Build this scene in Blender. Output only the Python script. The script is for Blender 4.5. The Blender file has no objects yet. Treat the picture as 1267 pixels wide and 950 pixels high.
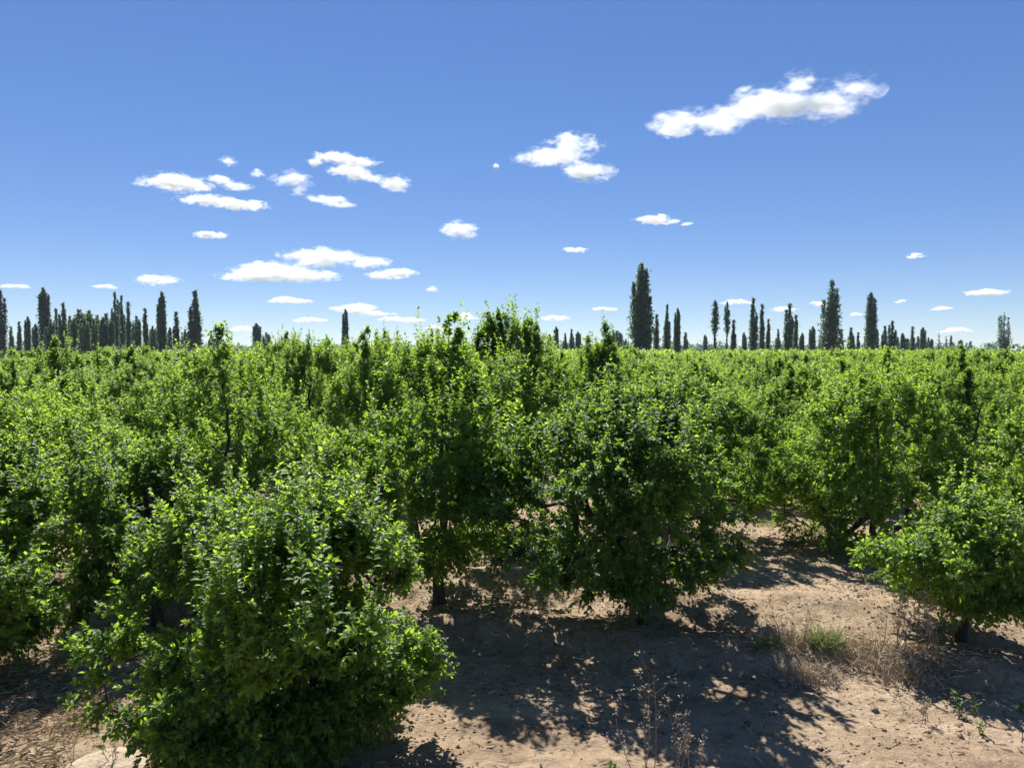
import bpy, bmesh, math, random
import numpy as np
from mathutils import Vector

scene = bpy.context.scene
COL = scene.collection
R = math.radians
random.seed(7)

# ------------------------------------------------------------------ camera
CAM_H = 4.05
W, HH, F = 1267.0, 950.0, 957.0
PITCH = math.atan2(475.0 - 433.0, F)          # looking slightly down
cam_d = bpy.data.cameras.new('camera')
cam = bpy.data.objects.new('camera', cam_d)
COL.objects.link(cam)
cam.location = (0, 0, CAM_H)
cam.rotation_euler = (R(90) - PITCH, 0, 0)
cam_d.sensor_width = 36.0
cam_d.lens = 36.0 * F / W
cam_d.clip_start = 0.1
cam_d.clip_end = 60000
scene.camera = cam


def ray(px, py):
    """direction (world) through a pixel of the 1267 x 950 picture"""
    x, z = (px - W / 2) / F, (HH / 2 - py) / F
    c, s = math.cos(PITCH), math.sin(PITCH)
    v = Vector((x, c + z * s, z * c - s))
    return v


def at(px, py, dist):
    v = ray(px, py)
    v = v * (dist / v.y)
    return Vector((v.x, v.y, v.z + CAM_H))


# ------------------------------------------------------------------ numpy noise
def _hash(ix, iy, seed):
    n = (ix.astype(np.int64) * 374761393 + iy.astype(np.int64) * 668265263 + seed * 974634777) & 0x7fffffff
    n = ((n ^ (n >> 13)) * 1274126177) & 0x7fffffff
    n = n ^ (n >> 16)
    return (n & 0xffff) / 65535.0


def vnoise(x, y, seed=0):
    ix, iy = np.floor(x), np.floor(y)
    fx, fy = x - ix, y - iy
    fx = fx * fx * (3 - 2 * fx)
    fy = fy * fy * (3 - 2 * fy)
    a = _hash(ix, iy, seed); b = _hash(ix + 1, iy, seed)
    c = _hash(ix, iy + 1, seed); d = _hash(ix + 1, iy + 1, seed)
    return (a * (1 - fx) + b * fx) * (1 - fy) + (c * (1 - fx) + d * fx) * fy - 0.5


def fbm(x, y, octs=4, seed=0):
    s, a = 0, 1.0
    for o in range(octs):
        s = s + a * vnoise(x * 2 ** o, y * 2 ** o, seed + o)
        a *= 0.5
    return s


def sstep(a, b, x):
    t = np.clip((x - a) / (b - a), 0, 1)
    return t * t * (3 - 2 * t)


def ground_h(x, y):
    x = np.asarray(x, float); y = np.asarray(y, float)
    near = 1 - sstep(26, 45, y)
    near = near * (1 - sstep(18, 28, np.abs(x)))
    s = y - (10.3 - 0.21 * x) + 0.35 * fbm(x * 0.6, y * 0.3, 2, 40)
    h = 0.14 * sstep(-0.25, 0.35, s)
    h = h + 0.11 * np.exp(-((s - 0.55) / 0.35) ** 2) * (0.8 + 0.8 * vnoise(x * 1.3, y * 0.7, 3))
    h = h - 0.14 * np.exp(-((s - 1.5) / 0.5) ** 2)
    h = h + 0.09 * np.exp(-((s - 2.6) / 0.4) ** 2) * (1 + 1.2 * vnoise(x * 1.1, y * 0.5, 9))
    h = h - 0.14 * sstep(3.0, 9, s)
    # sandy mound, lower left
    h = h + 0.08 * np.exp(-(((x + 3.98) / 0.48) ** 2 + ((y - 7.62) / 0.30) ** 2) ** 1.5)
    # shallow wheel ruts on the headland
    for off in (-1.05, -2.5):
        h = h - 0.035 * np.exp(-((s - off) / 0.17) ** 2)
    h = h + 0.10 * fbm(x * 0.35, y * 0.35, 3, 5)
    rough = 0.5 + 1.0 * sstep(-0.1, 0.3, vnoise(x * 0.8, y * 0.8, 21)) + 0.8 * np.exp(-((s - 1.0) / 0.9) ** 2)
    h = h + 0.052 * rough * fbm(x * 3.1, y * 3.1, 4, 11)
    return h * near


def gz(x, y):
    return float(ground_h(np.array([x]), np.array([y]))[0])


def on_ground(px, py):
    v = ray(px, py)
    d = CAM_H / -v.z
    for _ in range(4):
        p = v * d
        d = (CAM_H - gz(p.x, p.y)) / -v.z
    p = v * d
    return Vector((p.x, p.y, gz(p.x, p.y)))


# ------------------------------------------------------------------ mesh helpers
def mesh_np(name, V, faces, mat=None, tint=None, smooth=False):
    """faces: list of int arrays of shape (M,k)"""
    me = bpy.data.meshes.new(name)
    V = np.asarray(V, np.float32)
    me.vertices.add(len(V))
    me.vertices.foreach_set('co', V.ravel())
    loops = np.concatenate([f.ravel() for f in faces]).astype(np.int32)
    tot = np.concatenate([np.full(len(f), f.shape[1], np.int32) for f in faces])
    start = np.concatenate([[0], np.cumsum(tot)[:-1]]).astype(np.int32)
    me.loops.add(len(loops))
    me.loops.foreach_set('vertex_index', loops)
    me.polygons.add(len(tot))
    me.polygons.foreach_set('loop_start', start)
    me.polygons.foreach_set('loop_total', tot)
    me.polygons.foreach_set('use_smooth', np.full(len(tot), smooth, bool))
    if tint is not None:
        a = me.attributes.new('tint', 'FLOAT', 'POINT')
        a.data.foreach_set('value', np.asarray(tint, np.float32))
    me.update(calc_edges=True)
    if mat:
        me.materials.append(mat)
    return me


def nrm(a):
    return a / np.maximum(np.linalg.norm(a, axis=-1, keepdims=True), 1e-9)


def tubes(P0, P1, r0, r1, sides):
    """one open tapered tube per segment"""
    P0, P1 = np.asarray(P0, float), np.asarray(P1, float)
    r0, r1 = np.asarray(r0, float), np.asarray(r1, float)
    n = len(P0)
    d = nrm(P1 - P0)
    up = np.where(np.abs(d[:, 2:3]) > 0.9, np.array([[1.0, 0, 0]]), np.array([[0, 0, 1.0]]))
    s = nrm(np.cross(d, up)); t = np.cross(s, d)
    ang = np.arange(sides) * 2 * np.pi / sides
    ring = s[:, None, :] * np.cos(ang)[None, :, None] + t[:, None, :] * np.sin(ang)[None, :, None]
    A = P0[:, None, :] + ring * r0[:, None, None]
    B = P1[:, None, :] + ring * r1[:, None, None]
    V = np.concatenate([A, B], 1).reshape(-1, 3)
    base = (np.arange(n) * 2 * sides)[:, None]
    i = np.arange(sides); j = (i + 1) % sides
    q = np.stack([base + i, base + j, base + sides + j, base + sides + i], -1).reshape(-1, 4)
    return V, q


def polytube(P, r, sides, seed=0, rough=0.0):
    """one continuous tube through points P"""
    P = np.asarray(P, float); n = len(P)
    rng = np.random.default_rng(seed)
    d = nrm(np.gradient(P, axis=0))
    ref = np.array([1.0, 0.01, 0])
    s = nrm(np.cross(d, ref)); t = np.cross(s, d)
    ang = np.arange(sides) * 2 * np.pi / sides
    rr = np.asarray(r)[:, None] * (1 + rough * rng.standard_normal((n, sides)))
    V = P[:, None, :] + (s[:, None, :] * np.cos(ang)[None, :, None] + t[:, None, :] * np.sin(ang)[None, :, None]) * rr[:, :, None]
    i = np.arange(sides); j = (i + 1) % sides
    q = np.concatenate([np.stack([k * sides + i, k * sides + j, (k + 1) * sides + j, (k + 1) * sides + i], -1) for k in range(n - 1)])
    return V.reshape(-1, 3), q


def merge(parts):
    V, fs, o = [], [], 0
    for v, f in parts:
        V.append(v); fs.append(f + o); o += len(v)
    return np.concatenate(V), fs


LEAF = {
    0: (np.array([[0, 0, 0], [.23, .22, .05], [.27, .55, .06], [0, 1, -.16], [-.27, .55, .06], [-.23, .22, .05], [0, .3, 0], [0, .65, -.04]]),
        [np.array([[0, 1, 6], [2, 3, 7], [3, 4, 7], [5, 0, 6]]), np.array([[1, 2, 7, 6], [4, 5, 6, 7]])]),
    1: (np.array([[0, 0, 0], [.29, .45, .07], [0, 1, -.12], [-.29, .45, .07]]),
        [np.array([[0, 1, 2], [0, 2, 3]])]),
}


def leaves(P, A, N, L, tint, lod, width=1.0):
    tpl, fs = LEAF[lod]
    A = nrm(A); S = nrm(np.cross(A, N)); N = np.cross(S, A)
    L = np.asarray(L)[:, None, None]
    V = P[:, None, :] + L * (A[:, None, :] * tpl[None, :, 1:2] + width * S[:, None, :] * tpl[None, :, 0:1] + N[:, None, :] * tpl[None, :, 2:3])
    k = len(tpl); base = np.arange(len(P)) * k
    out = [(f[None] + base[:, None, None]).reshape(-1, f.shape[1]) for f in fs]
    return V.reshape(-1, 3), out, np.repeat(tint, k)


# ------------------------------------------------------------------ objects
def link(name, me, parent=None, label=None, cat=None, group=None, kind=None, loc=None):
    o = bpy.data.objects.new(name, me)
    COL.objects.link(o)
    if parent:
        o.parent = parent
    if label: o['label'] = label
    if cat: o['category'] = cat
    if group: o['group'] = group
    if kind: o['kind'] = kind
    if loc is not None: o.location = loc
    return o


# ------------------------------------------------------------------ materials
def new_mat(name):
    m = bpy.data.materials.new(name)
    m.use_nodes = True
    nt = m.node_tree
    nt.nodes.clear()
    out = nt.nodes.new('ShaderNodeOutputMaterial')
    return m, nt, out


def ramp(nt, fac, stops):
    r = nt.nodes.new('ShaderNodeValToRGB')
    els = r.color_ramp.elements
    while len(els) < len(stops): els.new(0.5)
    for e, (p, c) in zip(els, stops):
        e.position = p; e.color = (*c, 1)
    nt.links.new(fac, r.inputs[0])
    return r.outputs[0]


def noise(nt, scale, detail=4, rough=0.55, vec=None):
    n = nt.nodes.new('ShaderNodeTexNoise')
    n.inputs['Scale'].default_value = scale
    n.inputs['Detail'].default_value = detail
    n.inputs['Roughness'].default_value = rough
    if vec: nt.links.new(vec, n.inputs['Vector'])
    return n.outputs['Fac']


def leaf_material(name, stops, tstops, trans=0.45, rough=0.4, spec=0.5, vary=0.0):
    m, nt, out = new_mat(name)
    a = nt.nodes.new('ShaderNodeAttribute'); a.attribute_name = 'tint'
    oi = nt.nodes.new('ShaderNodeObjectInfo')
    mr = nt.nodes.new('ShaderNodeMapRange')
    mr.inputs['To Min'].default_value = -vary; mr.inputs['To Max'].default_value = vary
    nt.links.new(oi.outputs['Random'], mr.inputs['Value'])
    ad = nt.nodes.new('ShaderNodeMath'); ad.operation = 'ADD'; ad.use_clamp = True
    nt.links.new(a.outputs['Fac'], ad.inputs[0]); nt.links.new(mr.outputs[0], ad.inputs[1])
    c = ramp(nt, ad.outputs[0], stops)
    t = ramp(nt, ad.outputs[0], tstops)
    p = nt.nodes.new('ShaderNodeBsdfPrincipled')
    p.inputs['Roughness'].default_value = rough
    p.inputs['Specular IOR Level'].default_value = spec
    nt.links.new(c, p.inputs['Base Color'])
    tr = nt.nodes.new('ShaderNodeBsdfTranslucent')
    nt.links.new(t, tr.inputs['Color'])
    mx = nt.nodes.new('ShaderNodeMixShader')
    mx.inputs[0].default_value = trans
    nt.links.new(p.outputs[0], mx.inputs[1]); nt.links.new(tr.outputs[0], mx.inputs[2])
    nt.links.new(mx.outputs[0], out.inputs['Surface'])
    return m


def rough_material(name, stops, scale, bump=0.3, rough=0.9, bscale=None, stretch=None):
    m, nt, out = new_mat(name)
    tc = nt.nodes.new('ShaderNodeTexCoord')
    vec = tc.outputs['Object']
    if stretch:
        mp = nt.nodes.new('ShaderNodeMapping'); mp.inputs['Scale'].default_value = stretch
        nt.links.new(vec, mp.inputs['Vector']); vec = mp.outputs[0]
    f = noise(nt, scale, 5, 0.6, vec)
    c = ramp(nt, f, stops)
    p = nt.nodes.new('ShaderNodeBsdfPrincipled')
    p.inputs['Roughness'].default_value = rough
    p.inputs['Specular IOR Level'].default_value = 0.25
    nt.links.new(c, p.inputs['Base Color'])
    b = nt.nodes.new('ShaderNodeBump'); b.inputs['Strength'].default_value = bump
    b.inputs['Distance'].default_value = 0.02
    nt.links.new(noise(nt, bscale or scale * 2, 5, 0.6, vec), b.inputs['Height'])
    nt.links.new(b.outputs[0], p.inputs['Normal'])
    nt.links.new(p.outputs[0], out.inputs['Surface'])
    return m


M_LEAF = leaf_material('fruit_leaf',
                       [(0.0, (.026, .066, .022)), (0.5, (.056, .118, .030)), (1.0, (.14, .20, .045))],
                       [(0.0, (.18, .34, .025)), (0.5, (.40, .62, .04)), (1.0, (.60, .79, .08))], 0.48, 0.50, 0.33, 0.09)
M_POP = leaf_material('poplar_leaf',
                      [(0.0, (.040, .078, .036)), (0.6, (.066, .115, .050)), (1.0, (.11, .165, .07))],
                      [(0.0, (.09, .15, .07)), (1.0, (.22, .32, .14))], 0.44, 0.5, 0.4)
M_POP_LIGHT = leaf_material('pale_poplar_leaf',
                      [(0.0, (.045, .080, .040)), (0.6, (.075, .12, .055)), (1.0, (.12, .17, .075))],
                      [(0.0, (.12, .20, .07)), (1.0, (.28, .40, .13))], 0.42, 0.5, 0.4)
M_WEED = leaf_material('green_weed_leaf',
                       [(0.0, (.05, .10, .02)), (1.0, (.12, .20, .04))],
                       [(0.0, (.15, .28, .03)), (1.0, (.3, .45, .06))], 0.4, 0.5, 0.4)
M_BARK = rough_material('bark', [(0.3, (.030, .024, .020)), (0.55, (.075, .060, .048)), (0.8, (.13, .11, .09))], 14, 0.7, 0.9, 30, (1, 1, 0.35))
M_PBARK = rough_material('poplar_bark', [(0.3, (.04, .038, .03)), (0.7, (.10, .09, .075))], 3, 0.4)
M_STRAW = leaf_material('dry_straw', [(0.0, (.18, .13, .08)), (0.5, (.46, .37, .24)), (1.0, (.68, .60, .44))],
                        [(0.0, (.10, .06, .03)), (1.0, (.35, .25, .12))], 0.15, 0.7, 0.2)
M_LITTER = leaf_material('dead_leaf', [(0.0, (.035, .024, .017)), (0.5, (.11, .070, .042)), (1.0, (.24, .165, .10))],
                         [(0.0, (.05, .03, .02)), (1.0, (.15, .09, .05))], 0.1, 0.75, 0.2)
M_GRASS = leaf_material('grass_blade', [(0.0, (.08, .10, .035)), (1.0, (.20, .22, .08))],
                        [(0.0, (.14, .20, .05)), (1.0, (.32, .38, .12))], 0.35, 0.55, 0.3)
M_STALK = rough_material('dead_stalk', [(0.3, (.20, .14, .10)), (0.7, (.38, .29, .21))], 20, 0.2)
M_DARKSTALK = rough_material('dark_stalk', [(0.3, (.035, .027, .022)), (0.7, (.08, .06, .05))], 20, 0.2)
M_CLOD = rough_material('clod_earth', [(0.3, (.16, .112, .078)), (0.7, (.32, .235, .168))], 9, 0.6)


def soil_material():
    m, nt, out = new_mat('sandy_soil')
    tc = nt.nodes.new('ShaderNodeTexCoord'); v = tc.outputs['Object']
    big = noise(nt, 0.55, 5, 0.6, v)
    c1 = ramp(nt, big, [(0.30, (.245, .176, .115)), (0.5, (.36, .268, .176)), (0.72, (.45, .35, .245))])
    mid = noise(nt, 6.5, 6, 0.65, v)
    c2 = ramp(nt, mid, [(0.28, (.45, .40, .36)), (0.45, (.86, .84, .82)), (0.75, (1.08, 1.07, 1.05))])
    fine = noise(nt, 55, 4, 0.7, v)
    c3 = ramp(nt, fine, [(0.25, (.55, .52, .50)), (0.5, (.95, .95, .95)), (0.8, (1.12, 1.12, 1.1))])
    mp = nt.nodes.new('ShaderNodeMapping'); mp.inputs['Rotation'].default_value = (0, 0, R(12)); mp.inputs['Scale'].default_value = (0.7, 5.0, 1)
    nt.links.new(v, mp.inputs['Vector'])
    streak = noise(nt, 1.0, 5, 0.6, mp.outputs[0])
    c4 = ramp(nt, streak, [(0.3, (.78, .75, .72)), (0.6, (1.02, 1.02, 1.02))])

    def mul(a, b):
        x = nt.nodes.new('ShaderNodeMix'); x.data_type = 'RGBA'; x.blend_type = 'MULTIPLY'
        x.inputs[0].default_value = 1
        nt.links.new(a, x.inputs[6]); nt.links.new(b, x.inputs[7])
        return x.outputs[2]
    c = mul(mul(mul(c1, c2), c3), c4)
    # farmland beyond the orchard is green pasture
    ln = nt.nodes.new('ShaderNodeVectorMath'); ln.operation = 'LENGTH'
    nt.links.new(v, ln.inputs[0])
    mrg = nt.nodes.new('ShaderNodeMapRange'); mrg.interpolation_type = 'SMOOTHSTEP'
    mrg.inputs['From Min'].default_value = 150; mrg.inputs['From Max'].default_value = 230
    nt.links.new(ln.outputs['Value'], mrg.inputs['Value'])
    field = ramp(nt, noise(nt, 0.012, 4, 0.6, v), [(0.35, (.075, .088, .048)), (0.55, (.115, .120, .072)), (0.7, (.20, .175, .125))])
    mxf = nt.nodes.new('ShaderNodeMix'); mxf.data_type = 'RGBA'
    nt.links.new(mrg.outputs[0], mxf.inputs[0]); nt.links.new(c, mxf.inputs[6]); nt.links.new(field, mxf.inputs[7])
    c = mxf.outputs[2]
    p = nt.nodes.new('ShaderNodeBsdfPrincipled')
    p.inputs['Roughness'].default_value = 0.95
    p.inputs['Specular IOR Level'].default_value = 0.15
    nt.links.new(c, p.inputs['Base Color'])
    b1 = nt.nodes.new('ShaderNodeBump'); b1.inputs['Strength'].default_value = 1.0; b1.inputs['Distance'].default_value = 0.04
    nt.links.new(noise(nt, 16, 6, 0.65, v), b1.inputs['Height'])
    b2 = nt.nodes.new('ShaderNodeBump'); b2.inputs['Strength'].default_value = 0.6; b2.inputs['Distance'].default_value = 0.008
    nt.links.new(noise(nt, 90, 4, 0.7, v), b2.inputs['Height'])
    nt.links.new(b1.outputs[0], b2.inputs['Normal'])
    nt.links.new(b2.outputs[0], p.inputs['Normal'])
    nt.links.new(p.outputs[0], out.inputs['Surface'])
    return m


M_SOIL = soil_material()

# ------------------------------------------------------------------ ground: one sheet to the horizon
def axis(a, b, step, far):
    mid = np.arange(a, b + 1e-6, step)
    ext, s, p = [], step, b
    while p < far:
        s *= 1.35; p += s; ext.append(p)
    lo, s, p = [], step, a
    while p > -far:
        s *= 1.35; p -= s; lo.append(p)
    return np.array(lo[::-1] + list(mid) + ext)


gx, gy = axis(-11.5, 13, 0.045, 9000), axis(6.0, 24, 0.045, 9000)
GX, GY = np.meshgrid(gx, gy)
GZ = ground_h(GX, GY)
nx, ny = len(gx), len(gy)
idx = np.arange(nx * ny).reshape(ny, nx)
q = np.stack([idx[:-1, :-1], idx[:-1, 1:], idx[1:, 1:], idx[1:, :-1]], -1).reshape(-1, 4)
link('ground', mesh_np('ground', np.stack([GX, GY, GZ], -1).reshape(-1, 3), [q], M_SOIL, None, True), kind='structure')


# ------------------------------------------------------------------ fruit trees
def tree_meshes(seed, H, Rr, zb, nt=200, tw=9, lf=15, L=0.085, lod=0, widest=0.42, sprout=0.25, spikes=(), top_pow=1.8,
                trunk_r=0.075, bottom=0.6, twig_len=0.30, spike_len=0.62, notch=None):
    rng = np.random.default_rng(seed)
    # trunk
    zt = np.linspace(-0.08, H * 0.82, 14)
    wob = np.cumsum(rng.normal(0, 0.035, (14, 2)), 0); wob -= wob[0]
    wob *= np.minimum(1, np.maximum(zt, 0) / 0.8)[:, None]
    TP = np.column_stack([wob, zt])
    # tips inside an uneven envelope
    ph = rng.uniform(0, 6.28, 6)
    am = rng.uniform(0.07, 0.24, 6)

    def env(th, t):
        s = np.where(t < widest, np.sqrt(np.maximum(0, 1 - ((widest - t) / widest * math.sqrt(1 - bottom ** 2)) ** 2)),
                     np.maximum(0, 1 - (np.maximum(t - widest, 0) / (1 - widest)) ** top_pow) ** 0.75)
        m = 1 + sum(am[k] * np.sin((k % 3 + 1) * th + ph[k] + (k - 2.5) * 3.0 * t) for k in range(6))
        return Rr * (0.12 + 0.88 * s) * m
    cand = nt * 5
    t = rng.uniform(0, 1, cand); th = rng.uniform(0, 2 * np.pi, cand)
    r = env(th, t) * rng.uniform(0.05, 1, cand) ** 0.42
    C = np.column_stack([r * np.cos(th), r * np.sin(th), zb + t * (H - zb)])
    # weight by envelope area, thin out where a coarse clump noise is low
    w = (env(th, t) / Rr) ** 1.5
    cl = np.sin(C[:, 0] * 3.1 + ph[0]) + np.sin(C[:, 1] * 3.3 + ph[1]) + np.sin(C[:, 2] * 3.7 + ph[2])
    w = w * np.clip(0.55 + 0.5 * cl, 0.04, 1.7)
    if notch:
        w = np.where((np.abs(C[:, 0] - notch[0]) < notch[1] * (C[:, 2] - notch[2]) * 1.6) & (C[:, 2] > notch[2]), w * 0.03, w)
    order = np.argsort(-np.log(rng.uniform(1e-6, 1, cand)) / w)
    keep = []
    mind = 0.42 * (Rr * Rr * (H - zb) * 3.0 / nt) ** (1 / 3)
    for i in order:
        if len(keep) >= nt: break
        if keep and np.min(np.sum((C[keep] - C[i]) ** 2, 1)) < mind ** 2: continue
        keep.append(i)
    T = C[keep]; tt = t[keep]
    # extra shoots above the crown (height, x, y)
    if spikes:
        S = []
        for (sx, sy, z0, z1, n) in spikes:
            zz = np.linspace(z0, z1, n)
            S.append(np.column_stack([sx + rng.normal(0, .05, n), sy + rng.normal(0, .05, n), zz]))
        S = np.concatenate(S)
        T = np.concatenate([T, S]); tt = np.concatenate([tt, np.full(len(S), 1.0)])
    o = np.argsort(np.hypot(T[:, 0], T[:, 1]) + 0.35 * T[:, 2])
    T, tt = T[o], tt[o]
    nodes = [p for p in TP[4:]]; par = [-1] * len(nodes)
    cnt = [0] * len(nodes)
    tipn = []
    for p in T:
        N = np.array(nodes)
        d = p - N
        cost = np.linalg.norm(d, axis=1) * (1 + 1.6 * np.maximum(0, -d[:, 2]) + 0.5 * np.maximum(0, np.hypot(N[:, 0], N[:, 1]) - np.hypot(p[0], p[1])))
        b = int(np.argmin(cost))
        a = N[b]
        dist = np.linalg.norm(p - a)
        prev = b
        ns = 3 if dist > 0.35 else 2
        for k in range(1, ns + 1):
            f = k / ns
            m = a + (p - a) * f
            m[2] += (-0.18 if p[2] > a[2] + .2 else 0.10) * dist * math.sin(math.pi * f) * 0.8
            if k < ns: m = m + rng.normal(0, 0.03 * dist, 3)
            nodes.append(m); par.append(prev); cnt.append(0); prev = len(nodes) - 1
        tipn.append(prev)
    nodes = np.array(nodes); n = len(nodes)
    cnt = np.zeros(n)
    for i in tipn: cnt[i] += 1
    for i in range(n - 1, -1, -1):
        if par[i] >= 0: cnt[par[i]] += cnt[i]
    rad = 0.0045 * np.maximum(cnt, 1) ** 0.5
    e = np.array([i for i in range(n) if par[i] >= 0]); pe = np.array([par[i] for i in e])
    rp = np.minimum(rad[pe], rad[e] * 1.35)
    parts = [tubes(nodes[pe], nodes[e], rp, rad[e], 5 if lod == 0 else 4)]
    # twigs
    tipn = np.array(tipn); nt2 = len(tipn)
    ti = np.repeat(np.arange(nt2), tw)
    a = nodes[tipn][ti]; b = nodes[np.array(par)[tipn]][ti]
    f = rng.uniform(0.0, 1.0, len(ti)) ** 0.6
    P = b + (a - b) * f[:, None]
    axis0 = np.column_stack([P[:, 0], P[:, 1], (P[:, 2] - (zb + (H - zb) * 0.38)) * 0.6])
    outw = nrm(axis0)
    low = np.clip((0.40 - tt[ti]) / 0.40, 0, 1)
    D = outw * 0.75 + rng.normal(0, 0.45, (len(ti), 3)) + np.column_stack([np.zeros(len(ti))] * 2 + [0.62 - 1.0 * low])
    isspike = tt[ti] >= 1.0
    D[isspike] = rng.normal(0, 0.45, (isspike.sum(), 3)) + np.array([0, 0, .9])
    D = nrm(D)
    TL = twig_len * rng.uniform(0.55, 1.35, len(ti))
    long = (rng.uniform(0, 1, len(ti)) < sprout * 0.24) & (tt[ti] > 0.55)
    D[long] = nrm(D[long] * 0.35 + np.array([0, 0, 1.0])); TL[long] *= rng.uniform(1.5, 2.7, long.sum())
    TL[isspike] *= spike_len
    E = P + D * TL[:, None]
    if lod == 0:
        parts.append(tubes(P, E, np.full(len(P), .0032), np.full(len(P), .0012), 3))
    # leaves on twigs
    n_l = np.where(long, int(lf * 1.9), lf)
    li = np.repeat(np.arange(len(P)), n_l)
    g = rng.uniform(0.08, 1.0, len(li)) ** 0.75
    bend = np.column_stack([np.zeros(len(li))] * 2 + [-0.10 * TL[li] * g ** 2])
    LP = P[li] + D[li] * (TL[li] * g)[:, None] + bend
    dd = D[li]
    rv = nrm(rng.normal(0, 1, (len(li), 3)))
    perp = nrm(rv - dd * np.sum(rv * dd, 1, keepdims=True))
    A = nrm(dd * (0.25 + 0.9 * g ** 3)[:, None] + perp * 0.85 + np.array([0, 0, -0.12]))
    Nn = np.array([0, 0, 1.0]) + rng.normal(0, 0.42, (len(li), 3)) + dd * 0.25
    LL = L * rng.uniform(0.55, 1.2, len(li)) * (1 - 0.35 * g ** 4)
    treev = rng.uniform(-0.08, 0.08)
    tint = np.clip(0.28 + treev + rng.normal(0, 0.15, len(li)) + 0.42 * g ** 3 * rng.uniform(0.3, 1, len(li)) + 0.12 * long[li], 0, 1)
    tint = np.where(rng.uniform(0, 1, len(li)) < .012, 1.0, tint)
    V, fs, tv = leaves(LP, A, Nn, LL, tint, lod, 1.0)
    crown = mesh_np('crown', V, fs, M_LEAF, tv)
    Vb, fb = merge(parts)
    tr = trunk_r * (1 - 0.8 * np.linspace(0, 1, 14)) + 0.03 * np.exp(-np.maximum(zt, 0) / 0.12)
    Vt, ft = polytube(TP, tr, 10 if lod == 0 else 6, seed, 0.06)
    trunk = mesh_np('trunk', np.concatenate([Vt, Vb]), [ft] + [f_ + len(Vt) for f_ in fb], M_BARK, None, True)
    return trunk, crown


GROUP_TREE = 'fruit trees planted in rows'


def plant(meshes, x, y, rz, sx, sz, label, group=GROUP_TREE, z=None):
    root = link('fruit_tree', None, None, label, 'tree', group, None, (x, y, (gz(x, y) if z is None else z) - 0.02))
    root.rotation_euler = (0, 0, rz)
    root.scale = (sx, sx, sz)
    link('trunk', meshes[0], root); link('crown', meshes[1], root)
    return root


taken = []


def near_tree(x, y, label, **kw):
    kw['nt'] = int(kw['nt'] * 1.9); kw['lod'] = 0 if y < 11.5 else 1
    kw.setdefault('L', 0.075 if y < 9 else 0.083)
    m = tree_meshes(**kw)
    taken.append((x, y))
    return plant(m, x, y, 0, 1, 1, label)


near_tree(-2.36, 7.3, 'large round bushy fruit tree in the left foreground, cut off by the bottom edge', notch=(-.28, .42, 1.75), seed=41, H=2.54, Rr=1.28, zb=0.28, nt=350, tw=9, lf=16, bottom=0.08, widest=0.55, sprout=0.7, top_pow=2.6)
near_tree(1.92, 11.2, 'full round fruit tree with a short dark trunk over bare soil, right of centre', seed=12, H=3.35, Rr=1.74, zb=0.85, nt=280, tw=9, lf=15, bottom=0.55, widest=0.40, sprout=0.7, top_pow=2.2)
near_tree(6.2, 10.5, 'small low young fruit tree with an exposed grey trunk at right', seed=13, H=1.92, Rr=0.98, zb=0.68, nt=150, tw=8, lf=14, bottom=0.5, widest=0.5, trunk_r=0.065, sprout=0.5, top_pow=2.4)
near_tree(-1.14, 12.1, 'tall dark narrow fruit tree with a bare spire on top, behind the left foreground tree', seed=14, H=3.95, Rr=1.42, zb=0.85, nt=215, tw=9, lf=14, bottom=0.65, widest=0.38, sprout=0.8, top_pow=1.5, trunk_r=0.10,
          spike_len=0.3, spikes=((0.25, 0, 3.4, 4.5, 10),))
near_tree(-0.2, 17.2, 'twin topped fruit tree, tallest of the orchard, at the centre of the skyline', seed=15, H=4.6, Rr=1.65, zb=0.35, nt=270, tw=9, lf=13, bottom=0.7, widest=0.45, sprout=0.8, top_pow=2.4, trunk_r=0.1,
          spikes=((-0.32, 0, 3.9, 4.75, 9), (-0.05, .1, 3.9, 4.8, 9), (0.72, .1, 3.8, 4.6, 9), (-0.55, .1, 3.8, 4.4, 8), (0.5, -.1, 3.8, 4.5, 8), (0.2, 0, 3.9, 4.4, 6), (-.2, .3, 3.9, 4.5, 6)))
near_tree(-6.55, 8.9, 'bushy fruit tree cut off by the left edge, overhanging the straw covered soil', seed=16, H=2.75, Rr=1.12, zb=0.5, nt=250, tw=9, lf=15, bottom=0.55, widest=0.45, sprout=0.5, top_pow=2.4)
near_tree(-4.9, 13.7, 'airy fruit tree with a tall thin trunk showing and a pointed leafy leader, at left', seed=17, H=3.7, Rr=1.6, zb=0.55, nt=190, tw=8, lf=13, bottom=0.7, widest=0.4, sprout=0.9, top_pow=1.5, trunk_r=0.085,
          spikes=((-0.25, 0, 3.2, 4.25, 9),))
near_tree(-5.25, 11.3, 'low dense fruit tree between the left foreground tree and the left edge tree', seed=23, H=2.6, Rr=1.2, zb=0.4, nt=210, tw=9, lf=14, bottom=0.6, widest=0.5, sprout=0.7, top_pow=2.0)
near_tree(7.1, 15.2, 'broad spreading fruit tree behind the small young tree at right', seed=18, H=3.45, Rr=1.75, zb=0.35, nt=280, tw=9, lf=15, bottom=0.6, widest=0.42, sprout=0.6, top_pow=2.4)
near_tree(3.5, 16.4, 'rounded fruit tree standing directly behind the full round tree right of centre', seed=19, H=3.45, Rr=1.5, zb=0.5, nt=220, tw=9, lf=14, bottom=0.6, widest=0.42, sprout=0.7, top_pow=2.2)
near_tree(2.45, 20.4, 'slim upright fruit tree with a dark pointed top, left of the biggest poplar', seed=20, H=4.1, Rr=0.8, zb=0.9, nt=130, tw=9, lf=13, bottom=0.7, widest=0.35, sprout=0.6, top_pow=1.2,
          spikes=((-0.05, 0, 3.6, 4.7, 9), (0.25, 0, 3.5, 4.3, 7), (-0.45, 0, 3.5, 4.3, 5)))
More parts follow.
